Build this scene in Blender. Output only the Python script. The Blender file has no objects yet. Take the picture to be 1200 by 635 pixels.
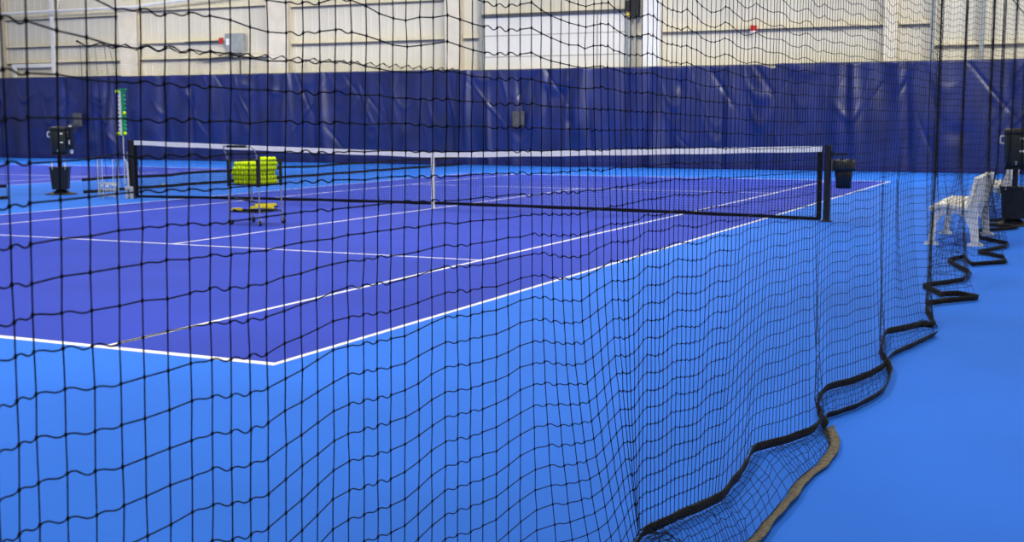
import bpy, bmesh, math, random
import numpy as np
from mathutils import Vector, Matrix
random.seed(7); rng = np.random.RandomState(7)
S = bpy.context.scene
COL = S.collection
PI = math.pi

# ------------------------------------------------------------------ camera model (photo frame 1200x635)
CAM = np.array([9.99562, -18.0121, 1.48528]); YAW, PIT, ROL, FPX = -0.443687, -0.1224076, -0.0018652, 1460.65
_f = np.array([math.sin(YAW)*math.cos(PIT), math.cos(YAW)*math.cos(PIT), math.sin(PIT)])
_r0 = np.array([math.cos(YAW), -math.sin(YAW), 0.0]); _u0 = np.cross(_r0, _f)
_r = _r0*math.cos(ROL)+_u0*math.sin(ROL); _u = -_r0*math.sin(ROL)+_u0*math.cos(ROL)
def survey(x, y, z):
    """world point at height z that the photograph shows at pixel (x, y): used once to measure the place"""
    d = _f+_r*(x-600)/FPX-_u*(y-317.5)/FPX
    return CAM+d*((z-CAM[2])/d[2])

# ------------------------------------------------------------------ materials
def mat(name, col, rough=0.6, metal=0.0, spec=0.5, noise=0.0, nscale=20.0, bump=0.0, bscale=60.0, col2=None, coords='Object'):
    m = bpy.data.materials.new(name); m.use_nodes = True
    nt = m.node_tree; b = nt.nodes['Principled BSDF']
    def lin(c): return tuple(((v/255)/12.92 if v/255 <= 0.04045 else ((v/255+0.055)/1.055)**2.4) for v in c)+(1,)
    b.inputs['Base Color'].default_value = lin(col)
    b.inputs['Roughness'].default_value = rough; b.inputs['Metallic'].default_value = metal
    b.inputs['Specular IOR Level'].default_value = spec
    tc = nt.nodes.new('ShaderNodeTexCoord')
    if noise > 0 or col2:
        n = nt.nodes.new('ShaderNodeTexNoise'); n.inputs['Scale'].default_value = nscale; n.inputs['Detail'].default_value = 5
        nt.links.new(tc.outputs[coords], n.inputs['Vector'])
        mx = nt.nodes.new('ShaderNodeMix'); mx.data_type = 'RGBA'
        c2 = col2 if col2 else tuple(max(0, v*(1-noise)) for v in col)
        c1 = col if col2 else tuple(min(255, v*(1+noise*0.6)) for v in col)
        mx.inputs['A'].default_value = lin(c1); mx.inputs['B'].default_value = lin(c2)
        rp = nt.nodes.new('ShaderNodeMapRange'); rp.inputs['From Min'].default_value = 0.36; rp.inputs['From Max'].default_value = 0.64
        nt.links.new(n.outputs['Fac'], rp.inputs['Value']); nt.links.new(rp.outputs['Result'], mx.inputs['Factor'])
        nt.links.new(mx.outputs['Result'], b.inputs['Base Color'])
    if bump > 0:
        n = nt.nodes.new('ShaderNodeTexNoise'); n.inputs['Scale'].default_value = bscale; n.inputs['Detail'].default_value = 4
        nt.links.new(tc.outputs[coords], n.inputs['Vector'])
        bp = nt.nodes.new('ShaderNodeBump'); bp.inputs['Strength'].default_value = bump; bp.inputs['Distance'].default_value = 0.02
        nt.links.new(n.outputs['Fac'], bp.inputs['Height']); nt.links.new(bp.outputs['Normal'], b.inputs['Normal'])
    return m
M = dict(
    floor=mat('court_light_blue', (44, 112, 219), .62, noise=.03, nscale=.8, bump=.05, bscale=180, spec=.10),
    court=mat('court_purple_blue', (49, 68, 176), .62, noise=.03, nscale=.9, bump=.05, bscale=180, spec=.09),
    line=mat('court_line_white', (226, 224, 222), .55, noise=.03, nscale=30),
    wall=mat('cream_wall_panel', (221, 214, 192), .6, noise=.03, nscale=.6),
    steel=mat('cream_painted_steel', (226, 216, 192), .5, noise=.03, nscale=3),
    white_steel=mat('white_painted_steel', (232, 230, 222), .5, noise=.02, nscale=3),
    girt=mat('cream_girt_flange', (226, 214, 178), .55, noise=.03, nscale=3),
    shade=mat('girt_painted_shadow', (88, 84, 76), .8, noise=.1, nscale=4),
    door=mat('white_door_section', (232, 228, 216), .5, noise=.02, nscale=1),
    seam=mat('door_seam_grey', (170, 164, 150), .6, noise=.05, nscale=4),
    vinyl=mat('blue_vinyl_curtain', (21, 36, 99), .36, noise=.12, nscale=1.3, spec=.7),
    vinyl_hem=mat('blue_vinyl_hem', (22, 30, 98), .45, noise=.1, nscale=3),
    black=mat('black_nylon_twine', (9, 9, 13), .8, noise=.3, nscale=60, spec=.2),
    tape=mat('black_hem_tape', (16, 16, 18), .75, col2=(38, 36, 31), nscale=11, bump=.3, bscale=60, spec=.25),
    tape_dusty=mat('dusty_hem_tape', (122, 113, 95), .85, col2=(80, 73, 61), nscale=55, bump=.4, bscale=70, spec=.2),
    netblack=mat('tennis_net_black', (14, 14, 18), .7, noise=.3, nscale=40, spec=.2),
    headband=mat('white_net_headband', (238, 238, 236), .6, noise=.03, nscale=8),
    post=mat('black_powder_coat', (14, 14, 17), .45, noise=.2, nscale=20),
    plastic=mat('black_plastic', (20, 21, 23), .45, noise=.15, nscale=12),
    liner=mat('black_bin_liner', (34, 33, 32), .35, noise=.4, nscale=30, bump=.5, bscale=40),
    cooler=mat('dark_green_plastic', (24, 34, 28), .4, noise=.15, nscale=10),
    white=mat('white_plastic', (232, 230, 222), .5, noise=.03, nscale=10),
    bench=mat('white_resin', (246, 242, 230), .55, noise=.05, nscale=8),
    chrome=mat('silver_metal', (168, 170, 172), .35, metal=.7, noise=.1, nscale=10),
    wire=mat('dark_wire', (26, 28, 34), .5, metal=.3, noise=.1, nscale=20),
    pale_wire=mat('pale_coated_wire', (196, 196, 190), .5, noise=.05, nscale=20),
    ball=mat('tennis_ball_felt', (222, 244, 28), .9, col2=(204, 234, 16), nscale=30, spec=.1, bump=.2, bscale=200),
    green=mat('green_plastic', (22, 158, 92), .5, noise=.1, nscale=10),
    yellow=mat('yellow_rubber', (252, 226, 34), .6, noise=.08, nscale=20),
    rubber=mat('black_rubber', (24, 24, 26), .7, noise=.2, nscale=20),
    grey=mat('grey_enamel', (150, 154, 150), .5, noise=.05, nscale=6),
    dgrey=mat('dull_grey_metal', (78, 78, 80), .6, noise=.1, nscale=6),
    red=mat('red_enamel', (190, 26, 22), .45, noise=.08, nscale=10),
    brass=mat('brass_fitting', (210, 180, 90), .4, metal=.5, noise=.1, nscale=10),
)

# ------------------------------------------------------------------ mesh helpers
class MB:
    def __init__(s): s.v = []; s.f = []; s.sm = []
    def add(s, vs, fs, smooth=False):
        o = len(s.v); s.v += [tuple(float(c) for c in v) for v in vs]
        s.f += [tuple(o+i for i in f) for f in fs]; s.sm += [smooth]*len(fs); return s
    def box(s, c, d, rz=0.0, tap=1.0, bev=0.0):
        """box centred at c, size d, top scaled by tap; bev cuts the vertical edges"""
        hx, hy, hz = d[0]/2, d[1]/2, d[2]/2
        def ring(sc, z):
            if bev > 0:
                b = min(bev, hx*.9, hy*.9)
                p = [(hx-b, -hy), (hx, -hy+b), (hx, hy-b), (hx-b, hy), (-hx+b, hy), (-hx, hy-b), (-hx, -hy+b), (-hx+b, -hy)]
            else: p = [(hx, -hy), (hx, hy), (-hx, hy), (-hx, -hy)]
            ca, sa = math.cos(rz), math.sin(rz)
            return [(c[0]+(x*ca-y*sa)*sc, c[1]+(x*sa+y*ca)*sc, c[2]+z) for x, y in p]
        a = ring(1, -hz); b_ = ring(tap, hz); n = len(a)
        return s.add(a+b_, [(i, (i+1) % n, n+(i+1) % n, n+i) for i in range(n)]+[tuple(reversed(range(n))), tuple(range(n, 2*n))])
    def bar(s, p, q, w, h, up=(0, 0, 1)):
        """rectangular bar from p to q"""
        p, q, up = Vector(p), Vector(q), Vector(up); t = (q-p).normalized(); a = t.cross(up)
        if a.length < 1e-4: a = t.cross(Vector((1, 0, 0)))
        a.normalize(); b = a.cross(t)
        vs = [e+a*(w/2*i)+b*(h/2*j) for e in (p, q) for i, j in ((-1, -1), (1, -1), (1, 1), (-1, 1))]
        return s.add(vs, [(0, 1, 5, 4), (1, 2, 6, 5), (2, 3, 7, 6), (3, 0, 4, 7), (3, 2, 1, 0), (4, 5, 6, 7)])
    def tube(s, pts, r, n=8, closed=False, cap=True):
        pts = [Vector(p) for p in pts]; m = len(pts); rs = r if isinstance(r, (list, tuple)) else [r]*m
        vs = []; prev = None
        for i, p in enumerate(pts):
            a = pts[(i-1) % m] if (closed or i > 0) else p; b = pts[(i+1) % m] if (closed or i < m-1) else p
            t = (b-a).normalized()
            if prev is None: u = t.orthogonal().normalized()
            else:
                u = prev-t*prev.dot(t); u = u.normalized() if u.length > 1e-5 else t.orthogonal().normalized()
            prev = u; w = t.cross(u)
            vs += [p+(u*math.cos(2*PI*k/n)+w*math.sin(2*PI*k/n))*rs[i] for k in range(n)]
        fs = [(i*n+k, i*n+(k+1) % n, ((i+1) % m)*n+(k+1) % n, ((i+1) % m)*n+k) for i in range(m if closed else m-1) for k in range(n)]
        s.add(vs, fs, True)
        if cap and not closed: s.add(vs[:n], [tuple(reversed(range(n)))]); s.add(vs[-n:], [tuple(range(n))])
        return s
    def lathe(s, c, prof, n=24, smooth=True):
        vs = [(c[0]+r*math.cos(2*PI*k/n), c[1]+r*math.sin(2*PI*k/n), c[2]+z) for r, z in prof for k in range(n)]
        m = len(prof)
        return s.add(vs, [(i*n+k, i*n+(k+1) % n, (i+1)*n+(k+1) % n, (i+1)*n+k) for i in range(m-1) for k in range(n)], smooth)
    def prism(s, poly, axis, a, b):
        """extrude a 2-D polygon; axis 'x': poly=(y,z), 'y': poly=(x,z), 'z': poly=(x,y)"""
        def P(u, v, w): return {'x': (w, u, v), 'y': (u, w, v), 'z': (u, v, w)}[axis]
        n = len(poly); vs = [P(u, v, a) for u, v in poly]+[P(u, v, b) for u, v in poly]
        return s.add(vs, [(i, (i+1) % n, n+(i+1) % n, n+i) for i in range(n)]+[tuple(reversed(range(n))), tuple(range(n, 2*n))])
    def build(s, name, m, parent=None, loc=None):
        me = bpy.data.meshes.new(name); me.from_pydata(s.v, [], s.f); me.update()
        bm = bmesh.new(); bm.from_mesh(me); bmesh.ops.recalc_face_normals(bm, faces=bm.faces); bm.to_mesh(me); bm.free()
        me.polygons.foreach_set('use_smooth', s.sm); me.materials.append(m)
        return link(name, me, parent, loc)
def link(name, me, parent=None, loc=None):
    o = bpy.data.objects.new(name, me); COL.objects.link(o)
    if parent: o.parent = parent
    if loc is not None: o.location = loc
    return o
def tag(o, label=None, cat=None, group=None, kind=None):
    for k, v in (('label', label), ('category', cat), ('group', group), ('kind', kind)):
        if v: o[k] = v
    return o
def thing(name, loc, label, cat, group=None, rz=0.0):
    o = bpy.data.objects.new(name, None); COL.objects.link(o); o.empty_display_size = .1
    o.location = loc; o.rotation_euler = (0, 0, rz)
    return tag(o, label, cat, group)
def dup(o, loc=None, rz=None, label=None):
    c = o.copy(); COL.objects.link(c)
    if loc is not None: c.location = loc
    if rz is not None: c.rotation_euler = (0, 0, rz)
    if label: c['label'] = label
    for ch in list(o.children):
        d = ch.copy(); COL.objects.link(d); d.parent = c
        for g in ch.children:
            e = g.copy(); COL.objects.link(e); e.parent = d
    return c
def fast_mesh(name, V, F, m, parent=None, smooth=True):
    """quads from numpy arrays"""
    me = bpy.data.meshes.new(name)
    me.vertices.add(len(V)); me.vertices.foreach_set('co', np.asarray(V, np.float32).ravel())
    me.loops.add(F.size); me.loops.foreach_set('vertex_index', F.astype(np.int32).ravel())
    me.polygons.add(len(F)); me.polygons.foreach_set('loop_start', np.arange(0, F.size, 4, dtype=np.int32))
    me.polygons.foreach_set('use_smooth', np.full(len(F), smooth, dtype=bool))
    me.update(calc_edges=True); me.validate(); me.materials.append(m)
    return link(name, me, parent)
def tubes(L, r, n=4):
    """L: (lines, points, 3) -> verts, quads of n-sided tubes; r scalar or (lines, points)"""
    L = np.asarray(L, float); A, B, _ = L.shape
    T = np.gradient(L, axis=1); T /= np.maximum(np.linalg.norm(T, axis=2, keepdims=True), 1e-9)
    ref = np.where(np.abs(T[..., 2:3]) > .8, np.array([1.0, 0.3, 0]), np.array([0, 0, 1.0]))
    U = np.cross(T, ref); U /= np.maximum(np.linalg.norm(U, axis=2, keepdims=True), 1e-9); W = np.cross(T, U)
    R = np.broadcast_to(np.asarray(r, float), (A, B))[..., None]
    ring = [L+(U*math.cos(2*PI*k/n+.4)+W*math.sin(2*PI*k/n+.4))*R for k in range(n)]
    V = np.stack(ring, 2).reshape(-1, 3)
    idx = np.arange(A*B*n).reshape(A, B, n); nx = np.roll(idx, -1, 2)
    F = np.stack([idx[:, :-1], nx[:, :-1], nx[:, 1:], idx[:, 1:]], -1).reshape(-1, 4)
    return V, F
def merge(parts):
    Vs, Fs, o = [], [], 0
    for V, F in parts: Vs.append(V); Fs.append(F+o); o += len(V)
    return np.concatenate(Vs), np.concatenate(Fs)
def surface(P):
    """P (a, b, 3) grid -> verts, quads"""
    a, b, _ = P.shape; i = np.arange(a*b).reshape(a, b)
    return P.reshape(-1, 3), np.stack([i[:-1, :-1], i[1:, :-1], i[1:, 1:], i[:-1, 1:]], -1).reshape(-1, 4)

# ================================================================== SETTING
YW = 17.45       # face of the back wall
# floor: one sheet cut along every painted edge; each cell takes the paint of its zone
LW = .05
def court_edges(cx):
    xs, ys = [], []
    for x in (-5.485, -4.115, 4.115, 5.485): xs += [cx+x-LW/2, cx+x+LW/2]
    xs += [cx-LW/2, cx+LW/2]
    for y in (-6.4, 6.4): ys += [y-LW/2, y+LW/2]
    for y in (-11.885, 11.885): ys += [y-LW, y+LW*.6] if y < 0 else [y-LW*.6, y+LW]
    ys += [-11.75, 11.75]
    return xs, ys
C2 = -17.75
def paint(x, y):
    for cx in (0.0, C2):
        X = x-cx; ax, ay = abs(X), abs(y)
        if ax < 5.485+LW/2 and ay < 11.885+LW:
            if ax > 5.485-LW/2 or 11.885-LW*.6 < ay: return 2
            if abs(ax-4.115) < LW/2: return 2
            if abs(ay-6.4) < LW/2 and ax < 4.115: return 2
            if ax < LW/2 and (ay < 6.4 or ay > 11.75): return 2
            return 1
    return 0
x1, y1 = court_edges(0); x2, y2 = court_edges(C2)
xs = sorted(set([-46.0, 16.0]+x1+x2)); ys = sorted(set([-26.0, YW+.2]+y1))
nx, ny = len(xs), len(ys)
me = bpy.data.meshes.new('floor')
me.from_pydata([(x, y, 0) for y in ys for x in xs], [], [(j*nx+i, j*nx+i+1, (j+1)*nx+i+1, (j+1)*nx+i) for j in range(ny-1) for i in range(nx-1)])
for m in ('floor', 'court', 'line'): me.materials.append(M[m])
me.polygons.foreach_set('material_index', [paint((xs[i]+xs[i+1])/2, (ys[j]+ys[j+1])/2) for j in range(ny-1) for i in range(nx-1)])
me.update(); tag(link('floor', me), kind='structure')

# back wall with ribbed cladding
mb = MB(); x = -46.0; prof = []
while x < 16: prof += [(x, 0), (x+.26, 0), (x+.28, -.010), (x+.31, -.010)]; x += .33
P = np.array([[(px, YW+.12+py, z) for z in (0, 3.5, 7.5)] for px, py in prof])
V, F = surface(P); w = fast_mesh('wall_back', V, F, M['wall'], smooth=False); tag(w, kind='structure')

def struct(name, mbx, m, parent=None):
    o = mbx.build(name, m, parent)
    if not parent: o['kind'] = 'structure'
    return o
# tapered steel columns standing against the wall (x at z=4, width at top)
n = 0
for xc, wd, mm in ((-28.72, .85, 'steel'), (-22.1, .85, 'steel'), (-15.55, .88, 'steel'), (-8.84, .55, 'steel'), (-2.23, .55, 'white_steel'), (4.55, .36, 'steel'), (11.3, .5, 'steel')):
    n += 1; mb = MB(); h = wd/2
    mb.prism([(xc-h*.86, 0), (xc+h*.80, 0), (xc+h, 7.4), (xc-h*1.15, 7.4)], 'y', YW-.16, YW-.13)
    mb.prism([(xc-.02, 0), (xc+.02, 0), (xc+.02, 7.4), (xc-.02, 7.4)], 'y', YW-.13, YW+.08)
    mb.prism([(xc-h*.86, 0), (xc+h*.80, 0), (xc+h, 7.4), (xc-h*1.15, 7.4)], 'y', YW+.05, YW+.08)
    struct('trim_%d' % n, mb, M[mm])
def girt(x0, x1, z, y=YW-.02):
    global n; n += 1
    mb = MB(); mb.box(((x0+x1)/2, y+.03, z+.05), (x1-x0, .04, .10)); o = struct('trim_%d' % n, mb, M['girt'])
    mb = MB(); mb.box(((x0+x1)/2, y+.035, z-.022), (x1-x0, .03, .044)); struct('girt_lip_shadow', mb, M['shade'], o)  # dark lip below the girt, shadow painted into its colour
for a, b, z in ((-28.3, -22.55, 4.17), (-28.3, -22.55, 3.57), (-21.7, -18.2, 4.15), (-21.7, -16.0, 3.58), (-15.1, -9.15, 3.97),
                (-8.55, -7.9, 3.97), (-3.0, -2.5, 3.88), (-1.95, 4.36, 3.97), (4.75, 5.55, 3.97), (5.65, 11.0, 3.38),
                (-21.7, -16.0, 5.3), (-15.1, -9.15, 5.2), (-28.3, -22.55, 5.2)):
    girt(a, b, z)
# light eave tube and bracing high on the left
n += 1; mb = MB(); mb.tube([(-30, YW-.5, 5.40), (-21.5, YW-.5, 5.42), (-14, YW-.5, 5.9)], .05, 8); struct('trim_%d' % n, mb, M['white_steel'])
n += 1; mb = MB(); mb.tube([(-28.2, YW-.45, 5.42), (-27.7, YW-.45, 6.4)], .03, 6); mb.tube([(-25.2, YW-.45, 5.42), (-24.9, YW-.45, 6.4)], .03, 6); struct('trim_%d' % n, mb, M['white_steel'])
# slim steel door jambs on the right bay
for xc in (5.63, 6.88):
    n += 1; mb = MB(); mb.box((xc, YW-.05, 3.7), (.11, .12, 7.4)); o = struct('trim_%d' % n, mb, M['grey'])
# slim stud in the left bay, small framed opening below it
n += 1; mb = MB(); mb.box((-25.82, YW-.09, 3.7), (.16, .05, 7.4)); struct('trim_%d' % n, mb, M['white_steel'])
n += 1; mb = MB()
for xc in (-27.85,): mb.box((xc, YW-.06, 1.7), (.14, .08, 3.4))
mb.box((-26.9, YW-.06, 3.47), (2.1, .08, .14)); struct('trim_%d' % n, mb, M['white_steel'])
# sectional overhead door between the middle columns
mb = MB()
for z0, z1 in ((0, .62), (.63, 1.27), (1.28, 1.95), (1.96, 2.65), (2.66, 3.36), (3.37, 4.01), (4.02, 4.58)):
    mb.box((-5.45, YW+.02, (z0+z1)/2), (4.75, .06, z1-z0))
d = struct('door_1', mb, M['door'])
mb = MB()
for z in (3.365, 4.015): mb.box((-5.45, YW-.012, z), (4.75, .012, .03))
for x in (-6.95, -5.5, -4.0): mb.box((x, YW-.012, 2.3), (.05, .012, 4.56))
struct('door_seam', mb, M['seam'], d)
mb = MB(); mb.box((-5.4, YW-.03, 4.63), (4.9, .12, .10)); struct('door_head_rail', mb, M['dgrey'], d)
mb = MB(); mb.box((-3.02, YW-.05, 2.6), (.08, .14, 5.2)); struct('door_track', mb, M['grey'], d)
mb = MB(); mb.box((-7.9, YW-.05, 2.6), (.07, .12, 5.2)); struct('door_track', mb, M['grey'], d)

# blue vinyl wall curtain: four panels with gathered folds and swags under the hooks
def wall_curtain(x0, x1, label, amp, seed, zt=2.98, dip=0):
    r = np.random.RandomState(seed); W = x1-x0; nx_, nz = int(W/.035), 70
    X = np.linspace(0, W, nx_)[:, None]; Z = np.linspace(0, 1, nz)[None, :]
    Y = np.zeros((nx_, nz)); fade = .35+.65*Z**.7
    for k in range(int(W*2.2)+3):                       # vertical folds: long soft pleats, some fading out halfway
        c = r.uniform(0, W); s_ = r.uniform(.05, .22); a = r.uniform(-1, 1)*amp
        lean = r.uniform(-.22, .22); z0 = r.uniform(-.2, .9); zr = r.uniform(.35, .9)
        Y += a*np.exp(-((X-c-lean*(1-Z))/(s_*(1+.6*(1-Z))))**2)*np.exp(-((Z-z0)/zr)**2)
    hooks = np.arange(r.uniform(.1, .4), W, 1.25)
    for k in range(int(W*2.4)):                         # slanting creases left from being rolled up
        c = r.uniform(0, W); zc = r.uniform(.25, .98); sl = r.choice([-1, 1])*r.uniform(.25, 1.3); ln = r.uniform(.08, .28); wd_ = r.uniform(.03, .07)
        Y += amp*r.uniform(-.35, .4)*np.exp(-((X-c-sl*(Z-zc)*2.0)/wd_)**2)*np.exp(-((Z-zc)/ln)**2)
    for h in hooks:                                     # slack swags hanging between neighbouring hooks
        u = (X-h-.62)/.62; ok = np.exp(-np.clip(np.abs(u)-.9, 0, None)**2/.01)
        for q in range(3):
            d_ = r.uniform(.06, .75); wq = r.uniform(.03, .08); sk_ = r.uniform(-.7, .7)
            Y += amp*r.uniform(-.1, .28)*ok*np.exp(-((1-Z-d_*(1-u**2*(1+sk_*u)))/wq)**2)*np.clip(1-u**2, 0, 1)
    for k in range(int(W*1.2)):                         # soft dents that catch the lamps
        c = r.uniform(0, W); zc = r.uniform(.0, .95); Y += amp*r.uniform(-.4, .5)*np.exp(-((X-c)/r.uniform(.1, .3))**2-((Z-zc)/r.uniform(.05, .2))**2)
    Y += .01*np.sin(X*7+Z*3)+.015*np.sin(X*1.7+1.3*Z)
    top = zt-.03*np.abs(np.sin((X-hooks[0])/1.25*PI))**1.5
    if dip: top = top-.10*np.exp(-((X-W+.12)/.22)**2)
    ZZ = .02+(top-.02)*Z
    bil = .10*np.sin(PI*Z)**2
    P = np.stack([x0+X+0*Z, YW-.34-Y-bil*.3, ZZ], -1)
    root = thing('wall_curtain', ((x0+x1)/2, YW-.34, 0), label, 'curtain', 'blue vinyl curtain panels along the back wall')
    V, F = surface(P-np.array([(x0+x1)/2, YW-.34, 0])); V2 = V.copy()
    o = fast_mesh('vinyl_sheet', V, F, M['vinyl'], root)
    mod = o.modifiers.new('thickness', 'SOLIDIFY'); mod.thickness = .004
    hb = P[:, :4].copy()-np.array([(x0+x1)/2, YW-.34, 0]); hb[..., 1] -= .012
    V, F = surface(hb); fast_mesh('bottom_hem', V, F, M['vinyl_hem'], root)
    # little hooks and the rod carrying the sheet
    m2 = MB(); m2.tube([(x0-(x0+x1)/2, .06, zt-.02), (x1-(x0+x1)/2, .06, zt-.02)], .018, 6); m2.build('curtain_rod', M['dgrey'], root)
    return root
wall_curtain(-45.5, -22.4, 'blue vinyl wall curtain with deep vertical folds behind the left water cooler', .19, 3, 3.03)
wall_curtain(-22.46, -8.55, 'blue vinyl wall curtain behind the ball cart, between left folds and centre seam', .13, 8, 3.0)
wall_curtain(-8.62, 1.58, 'blue vinyl wall curtain with small grey box, right of the centre seam', .14, 15, 2.97, 1)
wall_curtain(1.5, 15.5, 'blue vinyl wall curtain at far right behind the white bench', .14, 21, 2.98)

# fixtures on the upper wall
t = thing('electrical_box', (-17.37, YW-.12, 3.72), 'grey electrical cabinet mounted high on the cream wall', 'electrical box')
mb = MB(); mb.box((0, .02, .33), (.76, .22, .66), bev=.02); mb.build('cabinet', M['grey'], t)
mb = MB(); mb.box((.05, -.105, .33), (.60, .03, .58)); mb.build('door', M['grey'], t)
mb = MB(); mb.box((-.22, -.125, .38), (.14, .012, .22)); mb.build('notice_plate', M['white'], t)
mb = MB(); mb.tube([(-.1, 0, 0), (-.1, 0, -.12), (-1.6, .02, -.2)], .035, 6); mb.tube([(.2, 0, 0), (.2, 0, -.9)], .03, 6); mb.build('conduit', M['dgrey'], t)
t = thing('fire_alarm', (-17.98, YW-.1, 4.05), 'small red fire alarm beside the grey electrical cabinet', 'fire alarm')
mb = MB(); mb.box((0, 0, .1), (.14, .1, .2), bev=.015); mb.build('housing', M['red'], t)
mb = MB(); mb.box((-.85, .02, .1), (1.5, .05, .04)); mb.build('conduit', M['dgrey'], t)
t = thing('fire_alarm', (.78, YW-.13, 3.86), 'small red fire alarm on the right bay girt of the cream wall', 'fire alarm')
mb = MB(); mb.box((0, .06, .13), (.15, .22, .15), bev=.015); mb.build('housing', M['red'], t)
mb = MB(); mb.box((0, 0, .025), (.15, .09, .055), bev=.01); mb.build('strobe_lens', M['white'], t)
t = thing('wall_light', (-2.78, YW-.2, 4.35), 'black light fixture at the top of grey conduit beside the white column', 'light')
mb = MB(); mb.box((.05, -.02, .45), (.22, .28, .75), bev=.03); mb.build('housing', M['plastic'], t)
mb = MB(); mb.box((-.16, -.02, .40), (.16, .2, .3), bev=.03); mb.build('ballast', M['plastic'], t)
mb = MB(); mb.lathe((-.17, -.02, .06), [(0, 0), (.07, .01), (.08, .1), (.05, .16), (0, .16)], 12); mb.build('lamp_glass', M['brass'], t)
mb = MB(); mb.tube([(-.17, .08, .1), (-.17, .08, -1.6)], .06, 8); mb.tube([(.0, .1, .2), (.0, .1, -1.6)], .035, 8); mb.build('conduit', M['grey'], t)
for xc, zc, lab in ((-24.3, 1.2, 'small grey box on the blue curtain behind left cooler and score post'), (-6.37, 1.2, 'small grey box on the blue curtain above the middle of the net')):
    t = thing('wall_box', (xc, YW-.56, zc), lab, 'box')
    mb = MB(); mb.box((0, 0, .24), (.38, .12, .48), bev=.02); mb.build('case', M['dgrey'], t)
    mb = MB(); mb.box((0, -.065, .24), (.30, .02, .38)); mb.build('cover', M['dgrey'], t)
    mb = MB(); mb.box((0, .16, .24), (.1, .2, .1)); mb.build('bracket', M['dgrey'], t)

# ================================================================== TENNIS NET
def net_z(x): a = abs(x)/6.35; return .914+(1.07-.914)*a**1.15
tn = thing('tennis_net', (0, 0, 0), 'black tennis net with white headband across the purple court', 'tennis net')
XN = 6.33
zb = lambda x: .085-.05*(abs(x)/6.33)**2
xsn = np.arange(-XN, XN+.001, .0445); lines = []
Vn = np.stack([np.stack([xsn, 0*xsn, np.array([zb(x) for x in xsn])], -1), np.stack([xsn, 0*xsn, np.array([net_z(x)-.03 for x in xsn])], -1)], 1)
parts = [tubes(Vn, .0017, 4)]
xh = np.linspace(-XN, XN, 60); H = []
for k in range(1, 24):
    t_ = k/24; H.append([(x, 0, zb(x)+(net_z(x)-.03-zb(x))*t_) for x in xh])
parts.append(tubes(np.array(H), .0017, 4)); V, F = merge(parts); fast_mesh('netting', V, F, M['netblack'], tn)
def band(name, z0f, z1f, th, m):
    mb = MB(); N = 60; vs = []
    for i in range(N+1):
        x = -XN+2*XN*i/N; a, b = z0f(x), z1f(x); wob = .004*math.sin(x*5)
        vs += [(x, -th/2, a+wob), (x, th/2, a+wob), (x, th/2, b), (x, -th/2, b)]
    fs = [(i*4+j, i*4+(j+1) % 4, (i+1)*4+(j+1) % 4, (i+1)*4+j) for i in range(N) for j in range(4)]+[(3, 2, 1, 0), (N*4, N*4+1, N*4+2, N*4+3)]
    mb.add(vs, fs); return mb.build(name, m, tn)
band('headband', lambda x: net_z(x)-.075, lambda x: net_z(x)+.008, .02, M['headband'])
band('bottom_tape', lambda x: zb(x)-.022, lambda x: zb(x)+.026, .012, M['netblack'])
for sx in (-1, 1):
    mb = MB(); mb.box((sx*(XN-.02), 0, .53), (.07, .016, .99)); mb.build('side_tape', M['netblack'], tn)
    mb = MB(); mb.tube([(sx*XN, 0, 1.05), (sx*6.45, 0, 1.045)], .006, 6); mb.build('net_cable', M['wire'], tn)
mb = MB(); mb.box((0, -.014, .50), (.055, .004, .84)); mb.box((0, .014, .50), (.055, .004, .84)); mb.box((0, 0, .918), (.055, .034, .012)); mb.box((0, 0, .045), (.045, .03, .09)); mb.build('center_strap', M['headband'], tn)
def net_post(x, label):
    t = thing('net_post', (x, 0, 0), label, 'net post', 'black tennis net posts')
    mb = MB(); mb.box((0, 0, .53), (.09, .09, 1.06), bev=.012); mb.build('post', M['post'], t)
    mb = MB(); mb.box((0, 0, 1.07), (.1, .1, .03), bev=.015); mb.build('cap', M['plastic'], t)
    mb = MB(); mb.lathe((0, 0, 0), [(0, 0), (.085, 0), (.085, .012), (.06, .02), (0, .02)], 20); mb.build('floor_collar', M['post'], t)
    s = 1 if x > 0 else -1
    mb = MB(); mb.box((s*.065, 0, .80), (.05, .05, .14), bev=.01); mb.tube([(s*.09, 0, .8), (s*.15, 0, .8), (s*.15, -.04, .72)], .009, 6); mb.build('winch_crank', M['dgrey'] if s > 0 else M['chrome'], t)
    mb = MB(); mb.tube([(-s*.04, .0, 1.04), (-s*.04, .02, 1.06), (-s*.02, .02, 1.07)], .008, 6); mb.build('cable_guide', M['chrome'], t)
    return t
net_post(6.42, 'black net post at the right end, carrying the waste bin')
net_post(-6.42, 'black net post at the left end beside the score post')

# waste bin hung off the right post
t = thing('waste_bin', (6.64, .03, .48), 'black waste bin with crumpled liner hanging from right net post', 'waste bin')
mb = MB(); mb.lathe((0, 0, 0), [(0, 0), (.105, 0), (.135, .37), (.125, .37), (.10, .015), (0, .015)], 24); mb.build('bucket', M['plastic'], t)
mb = MB(); pr_ = []
for r_, z in ((.128, .30), (.150, .25), (.158, .29), (.156, .37), (.145, .405), (.125, .395), (.118, .33)): pr_.append((r_, z))
mb.lathe((0, 0, 0), pr_, 24)
mb.v = [(x*(1+.06*math.sin(7*math.atan2(y, x)+z*30)), y*(1+.06*math.sin(5*math.atan2(y, x)+z*20)), z+.012*math.sin(6*math.atan2(y, x))) for x, y, z in mb.v]
mb.build('bin_liner', M['liner'], t)
mb = MB(); mb.bar((-.2, -.03, .485), (.05, -.03, .485), .025, .03); mb.bar((-.02, -.03, .485), (-.02, -.03, .36), .02, .012, (1, 0, 0)); mb.bar((-.17, -.03, .44), (-.17, -.03, .52), .02, .05, (1, 0, 0)); mb.build('hanger_arm', M['post'], t)

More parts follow.
